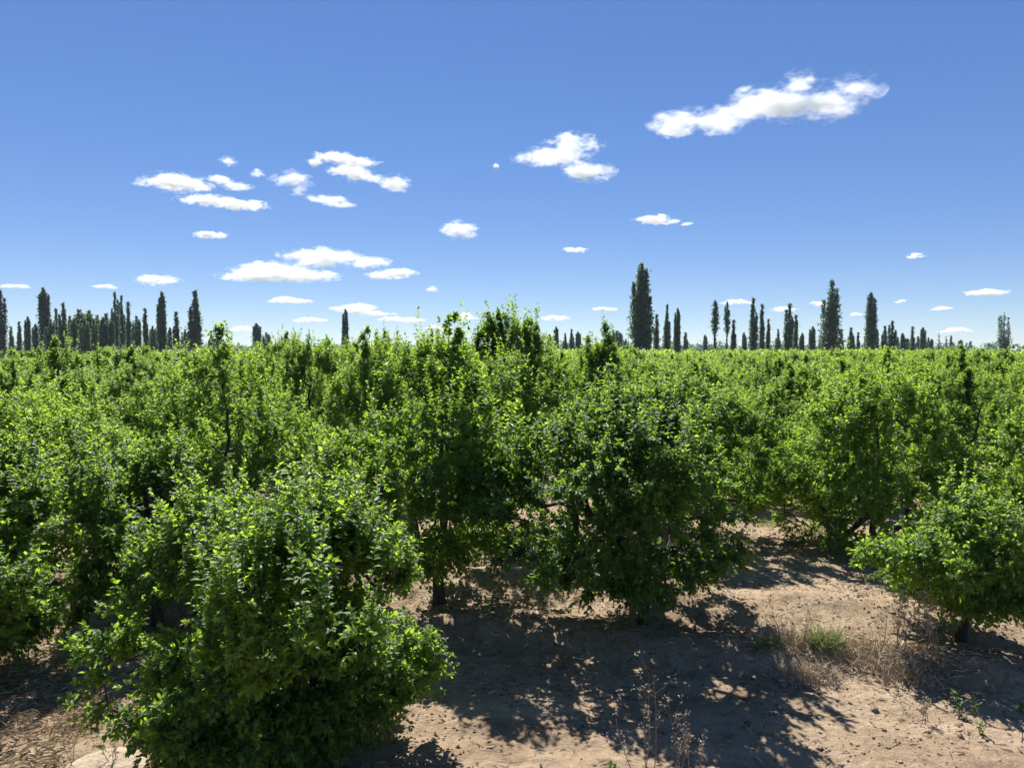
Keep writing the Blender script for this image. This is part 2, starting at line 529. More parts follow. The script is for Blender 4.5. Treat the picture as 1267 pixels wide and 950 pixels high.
near_tree(11.0, 14.6, 'spreading fruit tree cut off by the right edge, behind the small young tree', seed=21, H=3.5, Rr=1.75, zb=0.4, nt=240, tw=9, lf=14, bottom=0.6, widest=0.42, sprout=0.6, top_pow=2.2)
near_tree(-8.6, 13.2, 'leafy fruit tree cut off by the left edge, behind the overhanging one', seed=22, H=3.4, Rr=1.7, zb=0.4, nt=230, tw=9, lf=14, bottom=0.6, widest=0.42, sprout=0.6, top_pow=2.2)

def leaders(seed, H, n):
    rg_ = random.Random(seed)
    out = []
    for _ in range(n):
        a_, d_ = rg_.uniform(0, 6.28), rg_.uniform(0.05, .75)
        out.append((d_ * math.cos(a_), d_ * math.sin(a_), H * .80, H * rg_.uniform(.98, 1.13), rg_.randint(5, 8)))
    return tuple(out)


MID = [tree_meshes(spikes=leaders(i, h, 1 + i % 3), spike_len=.5, seed=100 + i, H=h, Rr=r_, zb=0.32, nt=350, tw=8, lf=14, L=0.093, lod=1, bottom=0.65, widest=w_, sprout=1.3, top_pow=tp)
       for i, (h, r_, w_, tp) in enumerate([(3.7, 1.45, .40, 1.6), (3.5, 1.6, .45, 2.0), (4.1, 1.3, .32, 1.2), (3.6, 1.45, .45, 1.8), (4.4, 1.2, .30, 1.0), (3.3, 1.5, .40, 1.5)])]
FAR = [tree_meshes(spikes=leaders(40 + i, h, 1 + i % 3), spike_len=.6, seed=200 + i, H=h, Rr=r_, zb=0.6, nt=190, tw=6, lf=9, L=0.155, lod=1, bottom=0.7, widest=.45, sprout=1.0, top_pow=tp)
       for i, (h, r_, tp) in enumerate([(3.75, 1.75, 1.8), (3.5, 1.8, 2.2), (4.0, 1.5, 1.2), (3.7, 1.65, 1.6)])]

ROWN = {-2: 'second row left of the foreground tree', -1: 'row at the left edge',
        0: 'row of the left foreground tree', 1: 'row of the full round tree',
        2: 'row of the small young tree', 3: 'row right of the small tree'}
ORD = ['', 'first', 'second', 'third', 'fourth', 'fifth', 'sixth', 'seventh', 'eighth', 'ninth', 'tenth', 'eleventh']
LOOK = ['rounded', 'broad', 'upright', 'dense', 'pointed', 'leafy']
rng = np.random.default_rng(5)
grid = []
SL = 0.23
for r_ in range(-16, 20):
    off = {0: 7.2, 1: 11.2, 2: 10.4, -1: 8.8}.get(r_, 8.0 + 5 * rng.random())
    for k in range(0, 40):
        y = off + 5.05 * k + rng.normal(0, 0.35)
        x = -1.65 + 3.95 * r_ + SL * (y - 10) + rng.normal(0, 0.22)
        if y < 13 or abs(x) > 0.69 * y + 1.6 or y > 175: continue
        if any((x - a) ** 2 + (y - b) ** 2 < 2.6 ** 2 for a, b in taken): continue
        if y > 24 and rng.random() < .05: continue
        grid.append((y, x, r_, k))
grid.sort()
ind, rest = grid[:265], grid[265:]
used_labels = set()
for (y, x, r_, k) in ind:
    d = math.hypot(x, y)
    v = int(rng.integers(6)) if d < 42 else int(rng.integers(4))
    ms = (MID if d < 42 else FAR)[v]
    grp = GROUP_TREE
    if d < 42 and r_ in ROWN and k + 1 < 10:
        lab = '%s fruit tree, %s back in the %s' % (LOOK[v], ORD[k + 1], ROWN[r_])
    elif d < 34:
        side = 'left' if x < 0 else 'right'
        lab = '%s fruit tree at mid distance on the far %s, %s back in its row' % (LOOK[v], side, ORD[min(11, k + 1)])
    else:
        lab = 'fruit tree far back in the orchard, only its sunlit top above nearer trees'
        grp = 'far orchard trees with only their tops showing'
    sz = float(np.clip(rng.normal(0.95, 0.12), 0.72, 1.2))
    if y > 40: sz = float(np.clip(rng.normal(.97, .05), .86, 1.05))
    pxx = W / 2 + F * x / y
    if 290 < pxx < 780 and 15 < y < 36: sz += 0.13 * rng.random() + 0.04
    cap = (rng.uniform(3.9, 4.6) if 290 < pxx < 780 else (rng.uniform(3.4, 4.1) if pxx < 290 else rng.uniform(3.2, 3.85)))
    sz = min(sz, cap / ([3.7, 3.5, 4.1, 3.6, 4.4, 3.3] if d < 42 else [3.75, 3.5, 4.0, 3.7])[v])
    plant(ms, x, y, rng.uniform(0, 6.28), float(rng.uniform(.98, 1.18)), sz, lab, grp)

# the far end of the orchard reads as one mass
def blob_mass(name, spots, mat, nper, size, seed, label, cat):
    rg = np.random.default_rng(seed)
    P, T = [], []
    for (x, y, h, rr) in spots:
        n = nper
        th = rg.uniform(0, 6.28, n); u = rg.uniform(0, 1, n)
        rad = rr * np.sqrt(1 - np.abs(2 * u - 1) ** 2.2) * rg.uniform(0.3, 1, n) ** .5
        P.append(np.column_stack([x + rad * np.cos(th), y + rad * np.sin(th), 0.12 * h + u * h * 0.9 + rg.normal(0, .04 * h, n)]))
        T.append(np.clip(rg.normal(0.4, 0.2, n) + rg.normal(0, .1), 0, 1))
    P = np.concatenate(P); T = np.concatenate(T); n = len(P)
    V, fs, tv = leaves(P, rg.normal(0, 1, (n, 3)), rg.normal(0, .5, (n, 3)) + [0, 0, 1], size * rg.uniform(.6, 1.3, n), T, 1, 1.5)
    o = link(name, mesh_np(name, V, fs, mat, tv), None, label, cat, None, 'stuff')
    return o


blob_mass('orchard_canopy', [(x, y, float(rng.uniform(3.5, 4.0)), float(rng.uniform(1.6, 2.0))) for (y, x, r_, k) in rest if abs(x) < .69 * y],
          M_LEAF, 170, 0.42, 3, 'continuous green canopy at the far end of the orchard', 'orchard')
rg = np.random.default_rng(8)
spots = []
for i in range(520):
    y = rg.uniform(420, 760); x = rg.uniform(-0.72, 0.72) * y
    h = rg.uniform(4.5, 8.5) * (1.0 if rg.random() < .9 else 1.35)
    spots.append((x, y, h, rg.uniform(3, 7)))
blob_mass('distant_tree_line', spots, M_POP, 90, 1.7, 9, 'low dark line of distant trees along the horizon', 'trees')


# ------------------------------------------------------------------ poplars
def poplar_meshes(seed, plumes, n, size, mat, gap=0.0, bare=False):
    """plumes: (x, y, z0, z1, r) of a tree 20 m tall"""
    rg = np.random.default_rng(seed)
    P, T = [], []
    parts = []
    vol = sum((z1 - z0) * r for (_, _, z0, z1, r) in plumes)
    for (px, py, z0, z1, r) in plumes:
        m = int(n * (z1 - z0) * r / vol)
        t = rg.uniform(0, 1, m)
        th = rg.uniform(0, 6.28, m)
        ph = rg.uniform(0, 6.28, 4)
        prof = np.minimum(1, (t / 0.30 + 0.2)) * np.maximum(0, 1 - np.maximum(0, t - 0.25) / 0.75) ** 0.95
        lump = 1 + 0.34 * np.sin(th * 2 + t * 22 + ph[0]) + 0.22 * np.sin(th * 3 - t * 37 + ph[1]) + .15 * np.sin(t * 60 + ph[2])
        rad = r * (0.1 + prof) * lump * rg.uniform(0.05, 1, m) ** 0.5
        cx, cy = px * (0.35 + 0.65 * np.minimum(1, t * 2.2)), py * (0.35 + 0.65 * np.minimum(1, t * 2.2))
        z = z0 + t * (z1 - z0)
        p = np.column_stack([cx + rad * np.cos(th), cy + rad * np.sin(th), z])
        if gap:
            keep = (np.sin(z * 2.3 + ph[3]) + np.sin(z * 5.1 + th) + rg.normal(0, .6, m)) > -1.2 + gap
            p = p[keep]
        p = p + rg.normal(0, 1, p.shape) * [.16, .16, .25] * rg.pareto(3.0, (len(p), 1)).clip(0, 1.3)
        P.append(p)
        T.append(np.clip(rg.normal(0.4, .22, len(p)), 0, 1))
        zz = np.linspace(z0, z1 - 0.3, 8)
        tt_ = (zz - z0) / (z1 - z0)
        f = 0.35 + 0.65 * np.minimum(1, tt_ * 2.2)
        parts.append(polytube(np.column_stack([px * f, py * f, zz]), np.linspace(.13, .025, 8), 5))
    P = np.concatenate(P); T = np.concatenate(T); m = len(P)
    A = rg.normal(0, .7, (m, 3)) + [0, 0, .8]
    N = rg.normal(0, 1, (m, 3))
    V, fs, tv = leaves(P, A, N, size * rg.uniform(.55, 1.35, m), T, 1, 1.35)
    crown = mesh_np('crown', V, fs, mat, tv)
    zz = np.linspace(-.2, 18, 10)
    parts.append(polytube(np.column_stack([0 * zz, 0 * zz, zz]), np.linspace(.34, .05, 10), 8))
    Vb, fb = merge(parts)
    return mesh_np('trunk', Vb, fb, M_PBARK, None, True), crown


def plume_set(seed, wide, n, tallspread):
    rg = np.random.default_rng(seed)
    out = [(0, 0, 1.5, 20, wide * 0.50)]
    for i in range(n):
        a = i * 2.4 + rg.uniform(0, .6)
        d = wide * rg.uniform(0.25, 0.62)
        out.append((d * math.cos(a), d * math.sin(a), rg.uniform(1.5, 4.5), 20 * (1 - tallspread * rg.uniform(0.05, 1) * d / wide), wide * rg.uniform(.26, .40)))
    return out


PV = {
    'broad': poplar_meshes(1, [(0, 0, 1.5, 20, 1.5), (.55, .3, 2, 19.6, 1.2), (-.6, .2, 2, 18.6, 1.2), (.2, -.7, 2, 18.9, 1.2), (1.25, .2, 2, 14.5, .95), (-1.2, -.2, 2, 15.5, .95), (0, 1.2, 2, 16.5, 1.0), (-.5, -1.2, 2, 13.5, 1.0)], 11000, .37, M_POP),
    'broad_b': poplar_meshes(2, [(0, 0, 1.5, 20, 1.45), (.7, .2, 2, 17.6, 1.2), (-.7, .3, 2, 16.8, 1.2), (.1, -.8, 2, 18.2, 1.1), (1.3, -.2, 2, 13, 1.0), (-1.3, -.1, 2, 14.2, 1.0), (.1, 1.3, 2, 15.5, 1.0)], 10000, .37, M_POP, .3),
    'column': poplar_meshes(3, plume_set(33, 1.6, 5, .6), 8000, .37, M_POP),
    'column_b': poplar_meshes(4, plume_set(34, 1.5, 4, .9), 7000, .38, M_POP, .3),
    'slim': poplar_meshes(5, plume_set(35, 1.0, 3, .8), 5000, .36, M_POP, .5),
    'tuft': poplar_meshes(6, [(0, 0, 9, 20, .75), (.5, .2, 12, 18.5, .5), (-.4, -.2, 10.5, 17.5, .5), (0.1, 0, 3, 8, .35)], 3000, .36, M_POP, .6),
    'pale': poplar_meshes(7, plume_set(36, 2.4, 8, .8), 8000, .42, M_POP_LIGHT, .15),
    'feather': poplar_meshes(8, plume_set(37, 2.2, 8, 1.1), 4500, .37, M_POP, .9),
    'bare': poplar_meshes(9, [(0, 0, 5, 20, .35), (.3, .1, 6, 17, .3)], 260, .42, M_POP_LIGHT, .9),
}
PW = {'broad': 5.0, 'broad_b': 4.8, 'column': 3.2, 'column_b': 3.0, 'slim': 2.1, 'tuft': 2.0, 'pale': 3.4, 'feather': 4.0, 'bare': 1.2}
GP = 'lombardy poplars along the skyline'
rngp = random.Random(4)


def poplar(px, ytop, wpx, H, var, label):
    dist = (H - CAM_H) * F / (433.5 - ytop)
    x = (px - W / 2) / F * dist
    root = link('poplar_tree', None, None, label, 'poplar', GP, None, (x, dist, 0))
    root.rotation_euler = (0, 0, rngp.uniform(0, 6.28))
    sx = (1.22 if var == 'pale' else 1.06) * wpx * dist / F / PW[var]
    root.scale = (sx, sx, H / 20.0)
    link('trunk', PV[var][0], root); link('crown', PV[var][1], root)
    return root


POPLARS = [
    (793, 328, 37, 22, 'broad', 'biggest poplar, broad dark tapering crown, standing right of centre'),
    (812, 390, 10, 13, 'slim', 'short slim poplar touching the right side of the biggest poplar'),
    (825, 378, 12, 15, 'column_b', 'left one of the dark pair of poplars just right of the biggest poplar'),
    (838, 383, 13, 14, 'column', 'right one of the dark pair of poplars just right of the biggest poplar'),
    (884, 373, 12, 17, 'tuft', 'thin poplar with a tufted head on a bare stem, gap of sky to its left'),
    (899, 375, 8, 17, 'tuft', 'very thin ragged poplar just right of the tufted one'),
    (907, 397, 10, 12, 'slim', 'short poplar close to the right of the very thin ragged one'),
    (931, 370, 15, 18, 'column_b', 'taller left half of a joined pair of poplars beside short poplars'),
    (942, 378, 11, 17, 'slim', 'narrow poplar leaning against the right of the taller one in a joined pair'),
    (950, 396, 9, 12, 'slim', 'short poplar at the right foot of the joined pair'),
    (976, 377, 16, 17, 'column_b', 'ragged forked poplar rising behind bright orchard leaves, right of centre'),
    (984, 391, 11, 13, 'slim', 'small poplar fused to the right of the ragged forked one'),
    (992, 413, 10, 9, 'column', 'low stubby poplar between the ragged forked one and the big broad one'),
    (1005, 405, 13, 12, 'column', 'lone medium poplar just left of the big broad right hand poplar'),
    (1028, 349, 32, 20, 'broad_b', 'big broad lumpy poplar, second tallest, on the right skyline'),
    (1040, 408, 10, 10, 'slim', 'stub poplar at the right foot of the big broad right hand one'),
    (1052, 406, 13, 12, 'column_b', 'medium poplar with a notched top between the two tallest right hand poplars'),
    (1061, 412, 8, 10, 'slim', 'tiny poplar at the left foot of the tall spindle shaped one'),
    (1076, 364, 19, 19, 'column', 'tall spindle shaped poplar right of the big broad one'),
    (1084, 408, 10, 10, 'column', 'small poplar at the right foot of the tall spindle shaped one'),
    (1094, 404, 12, 12, 'column_b', 'left of two medium poplars right of the tall spindle'),
    (1103, 398, 13, 13, 'column_b', 'right and taller of two medium poplars right of the tall spindle'),
    (1116, 413, 10, 10, 'column', 'squat dark poplar below the medium pair on the right'),
    (1128, 405, 9, 12, 'slim', 'slender poplar, first of two separate ones over the right orchard'),
    (1141, 406, 10, 12, 'column', 'thicker poplar, second of two separate ones over the right orchard'),
    (1152, 420, 9, 9, 'column', 'lowest poplar stump left of the bare grey stems'),
    (1161, 410, 4, 13, 'bare', 'leafless grey stem left in the bare pair on the right skyline'),
    (1170, 416, 5, 11, 'bare', 'half bare short stem right in the pair on the right skyline'),
    (1176, 416, 6, 11, 'slim', 'little leafy poplar next to the bare grey stems'),
    (1241, 388, 19, 15, 'feather', 'feathery pointed poplar standing alone near the right edge'),
    (688, 405, 9, 12, 'column', 'small pointed poplar right of the twin topped fruit tree'),
    (680, 414, 8, 10, 'column', 'tiny poplar touching the twin topped fruit tree'),
    (699, 413, 9, 10, 'column_b', 'leftmost low poplar of the clump left of the slim fruit tree'),
    (707, 408, 10, 11, 'column_b', 'tallest low poplar of the clump left of the slim fruit tree'),
    (715, 411, 10, 11, 'column', 'rightmost low poplar of the clump left of the slim fruit tree'),
    (726, 416, 7, 10, 'slim', 'last tiny poplar before the slim pointed fruit tree'),
    (763, 410, 16, 12, 'pale', 'pale thin leaved poplar between the slim fruit tree and the biggest poplar'),
    (774, 420, 8, 9, 'pale', 'pale low poplar at the left foot of the biggest poplar'),
    (534, 407, 7, 12, 'column', 'left of three tiny far poplars left of the bare spire'),
    (541, 410, 7, 11, 'column', 'middle of three tiny far poplars left of the bare spire'),
    (549, 411, 8, 11, 'column_b', 'right of three tiny far poplars left of the bare spire'),
    (428, 384, 12, 14, 'column', 'single dark poplar poking up above the orchard, left of centre'),
    (318, 401, 15, 13, 'column', 'stout lone poplar between the leafy leader and the single dark poplar'),
    (243, 361, 23, 19, 'column_b', 'wide tall poplar with a notched crown, rightmost of the tall left group'),
    (219, 387, 12, 14, 'slim', 'thin poplar between the two tallest of the left group'),
    (202, 363, 17, 19, 'column', 'dense very dark columnar poplar in the left group'),
    (181, 383, 11, 15, 'slim', 'slim light poplar left of the dense dark columnar one'),
    (170, 392, 11, 13, 'pale', 'pale shorter poplar right of the group of three spires'),
    (160, 375, 11, 17, 'slim', 'right hand spire in the group of three close poplars at left'),
    (152, 367, 10, 18, 'column_b', 'middle spire in the group of three close poplars at left'),
    (144, 363, 12, 18, 'column_b', 'left and tallest spire in the group of three close poplars at left'),
    (133, 389, 15, 13, 'pale', 'rounded pale poplar at the right end of the soft left grove'),
    (122, 391, 13, 13, 'pale', 'lower pale poplar second from the right in the soft left grove'),
    (112, 385, 18, 14, 'pale', 'roundest pale poplar in the middle of the soft left grove'),
    (99, 384, 18, 14, 'pale', 'pale poplar at the left end of the soft left grove'),
    (88, 392, 12, 13, 'pale', 'low pale poplar between the soft grove and the cluster beside the tall one'),
    (80, 376, 14, 16, 'column_b', 'pointed poplar in the cluster right of the tall left one'),
    (71, 383, 12, 15, 'column_b', 'lower poplar squeezed against the tall left one'),
    (56, 358, 18, 19, 'column', 'tall lumpy poplar near the left edge, taller than its cluster'),
    (36, 393, 12, 14, 'column', 'short dark club shaped poplar between the left edge and the tall lumpy one'),
    (25, 399, 9, 13, 'slim', 'little poplar just left of the short club shaped one'),
    (15, 405, 8, 12, 'slim', 'tiny poplar next to the one on the left edge'),
    (3, 361, 17, 19, 'column_b', 'tall poplar cut by the left edge of the view'),
]
for p in POPLARS: poplar(*p)
for (px, yt, w_, v_) in [(45, 402, 11, 'column'), (64, 396, 11, 'pale'), (93, 396, 11, 'column'), (106, 395, 12, 'pale'), (117, 396, 12, 'column_b'),
                         (128, 399, 11, 'pale'), (139, 397, 10, 'column'), (190, 404, 10, 'pale'), (211, 406, 10, 'column'), (230, 408, 10, 'pale'), (262, 414, 12, 'column_b'),
                         (330, 412, 11, 'pale'), (920, 412, 9, 'column'), (962, 408, 9, 'column_b'), (1016, 416, 9, 'column'), (1110, 418, 9, 'slim'), (1122, 419, 8, 'column'),
                         (1135, 417, 8, 'slim'), (1148, 418, 8, 'column_b'), (1188, 421, 8, 'column'), (1200, 423, 8, 'slim'), (1072, 414, 9, 'column'), (802, 404, 10, 'column'), (848, 412, 9, 'slim'), (872, 415, 8, 'column')]:
    poplar(px, yt, w_, 11, v_, 'small far poplar low on the skyline, filling a gap between taller poplars')

# ------------------------------------------------------------------ weeds, litter, clods
def pick_ground(n, rg, x0, x1, y0, y1, dens=None):
    x = rg.uniform(x0, x1, n); y = rg.uniform(y0, y1, n)
    if dens is not None:
        k = rg.uniform(0, 1, n) < dens(x, y)
        x, y = x[k], y[k]
    return np.column_stack([x, y, ground_h(x, y)])


def bank_s(x, y):
    return y - (10.3 - 0.21 * x)


def clods():
    rg = np.random.default_rng(77)
    P = pick_ground(30000, rg, -9, 11, 6.2, 21, lambda x, y: 0.10 + 0.9 * sstep(0.05, 0.3, vnoise(x * .9, y * .9, 55)) + 0.55 * np.exp(-((bank_s(x, y) - .7) / .6) ** 2))
    bm = bmesh.new(); bmesh.ops.create_icosphere(bm, subdivisions=1, radius=1)
    base = np.array([v.co[:] for v in bm.verts]); fc = np.array([[v.index for v in f.verts] for f in bm.faces]); bm.free()
    n = len(P)
    s = np.minimum(0.008 + 0.008 * rg.pareto(2.3, n), 0.042)
    V = base[None] * (1 + rg.normal(0, .2, (n, 12, 1))) * s[:, None, None] * np.array([1.2, 1, .7])
    a = rg.uniform(0, 6.28, n); c, si = np.cos(a)[:, None], np.sin(a)[:, None]
    V = np.stack([V[..., 0] * c - V[..., 1] * si, V[..., 0] * si + V[..., 1] * c, V[..., 2]], -1)
    V += P[:, None, :] + (s * .25)[:, None, None] * np.array([0, 0, 1])
    f = (fc[None] + (np.arange(n) * 12)[:, None, None]).reshape(-1, 3)
    link('soil_clods', mesh_np('soil_clods', V.reshape(-1, 3), [f], M_CLOD), None, 'crumbly lumps of earth scattered over the sandy soil', 'clods', None, 'stuff')


clods()


def litter():
    rg = np.random.default_rng(78)
    trees = np.array(taken)

    def dens(x, y):
        d = np.min(np.hypot(x[:, None] - trees[None, :, 0], y[:, None] - trees[None, :, 1]), 1)
        return np.exp(-(d / 1.7) ** 2) * 0.55 + 0.05 + 0.5 * sstep(.05, .35, vnoise(x * 1.1, y * 1.1, 60)) + .5 * np.exp(-((bank_s(x, y) - .8) / .5) ** 2)
    P = pick_ground(52000, rg, -10, 12, 6.2, 22, dens)
    n = len(P); P[:, 2] += .008
    A = rg.normal(0, 1, (n, 3)) * [1, 1, .22]
    N = rg.normal(0, .35, (n, 3)) + [0, 0, 1]
    V, fs, tv = leaves(P, A, N, .045 * rg.uniform(.5, 1.4, n), np.clip(rg.normal(.4, .25, n), 0, 1), 1, 1.0)
    link('leaf_litter', mesh_np('leaf_litter', V, fs, M_LITTER, tv), None, 'dry brown fallen leaves lying on the soil under the trees', 'leaf litter', None, 'stuff')
    # straw and dead grass on the soil
    P = pick_ground(110000, rg, -7.5, 7.5, 6.2, 13.0, lambda x, y: 0.9 * sstep(-2.2, -3.4, x) * sstep(9.9, 8.8, y + .3 * x + 1.2) * (0.35 + 1.2 * np.clip(.4 + vnoise(x * 1.7, y * 1.7, 71), 0, 1)) * (1 - np.exp(-(((x + 3.98) / .5) ** 2 + ((y - 7.62) / .36) ** 2) ** 2))
                    + 0.8 * np.exp(-((bank_s(x, y) - 0.35) / .38) ** 2) * sstep(2.6, 3.4, x) * sstep(6.0, 5.2, x) + .025 + 0.2 * sstep(7.3, 6.6, y) * sstep(-3, -1, x) * np.clip(vnoise(x * 2, y * 2, 4) * 2, 0, 1))
    n = len(P); P[:, 2] += rg.uniform(.004, .03, n)
    A = rg.normal(0, 1, (n, 3)) * [1, .8, .25]
    V, fs, tv = leaves(P, A, rg.normal(0, .4, (n, 3)) + [0, 0, 1], .10 * rg.uniform(.4, 1.6, n), np.clip(rg.normal(.5, .25, n), 0, 1), 1, .11)
    link('straw_litter', mesh_np('straw_litter', V, fs, M_STRAW, tv), None, 'matted dry straw lying on the soil', 'straw', None, 'stuff')


litter()


def tuft(name, px, py, n, h, spread, mat, label, cat, seed, green=0.0, lean=.5, wid=.035, dens_h=True):
    rg = np.random.default_rng(seed)
    c = on_ground(px, py)
    b = np.column_stack([c.x + np.clip(rg.normal(0, spread, n), -1.5 * spread, 1.5 * spread), c.y + np.clip(rg.normal(0, spread * .55, n), -.9 * spread, .9 * spread)])
    z = ground_h(b[:, 0], b[:, 1])
    B = np.column_stack([b, z - .01])
    D = nrm(np.column_stack([rg.normal(0, lean, n) + (b[:, 0] - c.x) * .8, rg.normal(0, lean, n), np.abs(rg.normal(.8, .3, n)) + .1]))
    hh = h * rg.uniform(.35, 1.15, n)
    side = nrm(np.cross(D, rg.normal(0, 1, (n, 3))))
    w = 0.0035 * rg.uniform(.7, 1.5, n)
    m1 = B + D * (hh * .5)[:, None]
    D2 = nrm(D + np.column_stack([D[:, 0] * .7, D[:, 1] * .7, -.35 * np.ones(n)]))
    e = m1 + D2 * (hh * .5)[:, None]
    V = np.stack([B - side * w[:, None], B + side * w[:, None], m1 + side * w[:, None] * .8, m1 - side * w[:, None] * .8, e], 1)
    k = (np.arange(n) * 5)[:, None]
    V = V - np.array(c)
    o = link(name, mesh_np(name, V.reshape(-1, 3), [k + np.array([[0, 1, 2, 3]]), k + np.array([[3, 2, 4]])], mat, np.repeat(np.clip(rg.normal(.5, .25, n), 0, 1), 5)), None, label, cat, None, None, c)
    return o


GT = 'grass tufts on the bank'
for a in [
    ('grass_tuft', 1022, 812, 420, .36, .13, M_GRASS, 'green grass tuft on top of the bank beside the dry weeds', 'grass tuft', 301),
    ('grass_tuft', 968, 812, 520, .28, .20, M_STRAW, 'shaded dry grass tuft hanging over the bank, left of the green tuft', 'grass tuft', 302),
    ('grass_tuft', 1000, 842, 520, .26, .20, M_STRAW, 'dead grass tuft draped down the bank below the green tuft', 'grass tuft', 303),
    ('grass_tuft', 948, 800, 160, .22, .12, M_GRASS, 'dull green tuft at the left end of the grassy bank', 'grass tuft', 304),
    ('grass_tuft', 1075, 822, 420, .30, .28, M_STRAW, 'broad pale dry grass tuft between the green tuft and the brown weeds', 'grass tuft', 305),
    ('grass_tuft', 1130, 840, 380, .28, .24, M_STRAW, 'matted straw tuft at the foot of the brown dry weeds', 'grass tuft', 306),
    ('grass_tuft', 955, 650, 110, .34, .16, M_GRASS, 'bright green weed tuft in the lane beside the full round tree', 'grass tuft', 307),
    ('grass_tuft', 1000, 660, 150, .30, .25, M_GRASS, 'low green weeds in the lane left of the broad spreading tree', 'grass tuft', 308),
    ('grass_tuft', 1026, 668, 90, .26, .16, M_GRASS, 'small green tuft in the lane at the edge of the spreading tree', 'grass tuft', 309),
]:
    tuft(*a)


def dry_weed(px, py, h, n_stems, spread, seed, label, heads=True, mat=M_STALK, lean=.16, side=9):
    rg = np.random.default_rng(seed)
    c = on_ground(px, py)
    P0, P1, r0, r1 = [], [], [], []
    hp, ha = [], []
    for s in range(n_stems):
        q0 = np.array([0, 0, -.03])
        p = np.array([rg.normal(0, spread), rg.normal(0, spread * .6), 0.0])
        p[2] = gz(c.x + p[0], c.y + p[1]) - c.z + .02 + .25 * math.hypot(p[0], p[1])
        d = nrm(np.array([rg.normal(0, lean), rg.normal(0, lean), 1.0]))
        hs = h * rg.uniform(.55, 1.1)
        seg = 9
        pts = [p]
        P0.append(q0); P1.append(p); r0.append(.005); r1.append(.0042)
        for k in range(seg):
            d = nrm(d + rg.normal(0, .06, 3)); p = p + d * hs / seg
            pts.append(p)
        for k in range(seg):
            P0.append(pts[k]); P1.append(pts[k + 1])
            r0.append(.0050 * (1 - .8 * k / seg)); r1.append(.0050 * (1 - .8 * (k + 1) / seg))
        for j in range(side):
            k = rg.integers(3, seg + 1)
            b = pts[k]; dd = nrm(np.array([rg.normal(0, .5), rg.normal(0, .5), .8]))
            ln = hs * rg.uniform(.08, .26)
            m = b + dd * ln * .5; e = m + nrm(dd + [0, 0, .4]) * ln * .5
            P0 += [b, m]; P1 += [m, e]; r0 += [.0018, .0014]; r1 += [.0014, .0008]
            for q_ in range(3):
                e2 = e + nrm(rg.normal(0, .5, 3) + [0, 0, .8]) * .035
                P0.append(e); P1.append(e2); r0.append(.001); r1.append(.0007)
                hp.append(e2); ha.append(rg.normal(0, 1, 3))
    V, q_ = tubes(P0, P1, r0, r1, 4)
    fs_all = [q_]
    me_t = np.full(len(V), .5)
    nstalk = len(q_)
    if heads:
        hp = np.repeat(np.array(hp), 3, 0)
        n = len(hp)
        V2, fs, tv = leaves(hp, rg.normal(0, 1, (n, 3)) + [0, 0, .4], rg.normal(0, 1, (n, 3)), .016 * rg.uniform(.6, 1.4, n), np.clip(rg.normal(.6, .2, n), 0, 1), 1, 1.1)
        fs_all += [f_ + len(V) for f_ in fs]
        V = np.concatenate([V, V2]); me_t = np.concatenate([me_t, tv])
    me = mesh_np('dry_weed', V, fs_all, mat, me_t)
    if heads:
        me.materials.append(M_STRAW)
        mi = np.zeros(len(me.polygons), np.int32); mi[nstalk:] = 1
        me.polygons.foreach_set('material_index', mi)
    link('dry_weed', me, None, label, 'weed', 'dry weeds on the soil', None, c)


for a in [
    (806, 962, .92, 3, .06, 401, 'tall dry weed with pale seed heads at the bottom centre of the view'),
    (782, 962, .70, 1, .03, 402, 'thin single stemmed dry weed left of the tall one at the bottom'),
    (846, 965, .66, 5, .08, 403, 'shorter bushy dry weed right of the tall one at the bottom'),
    (1132, 828, .72, 10, .16, 404, 'bushy brown dry weed left of the small young tree'),
    (1158, 838, .62, 5, .10, 405, 'reddish brown dry weed closest to the small young tree trunk'),
    (1108, 832, .80, 4, .12, 411, 'sparse upright dry stalks in front of the dark dead stem'),
    (1150, 806, .85, 5, .14, 412, 'tall thin reddish stalks behind the bushy brown weed'),
    (1085, 850, .40, 6, .14, 413, 'short pale dry weed at the front edge of the straw tufts'),
    (985, 806, .50, 8, .12, 407, 'low wiry dry weed behind the shaded grass on the bank'),
    (95, 945, .52, 2, .03, 408, 'lone dry straw stalk on the straw near the left foreground tree'),
    (150, 958, .38, 3, .08, 409, 'small dry weed growing on the sandy mound at lower left'),
    (1142, 895, .22, 3, .03, 410, 'small withered seedling on the sand below the straw tuft'),
]:
    dry_weed(*a)
dry_weed(1094, 818, .66, 1, .0, 420, 'dark upright dead stem standing in the pale dry grass, taller of two', False, M_DARKSTALK, .02, 0)
dry_weed(1068, 806, .56, 1, .0, 421, 'thin brown dead stem left of the dark upright one', False, M_DARKSTALK, .04, 1)
dry_weed(1262, 918, .30, 2, .02, 422, 'dark dry sprig at the lower right edge of the view', False, M_DARKSTALK, .1, 3)


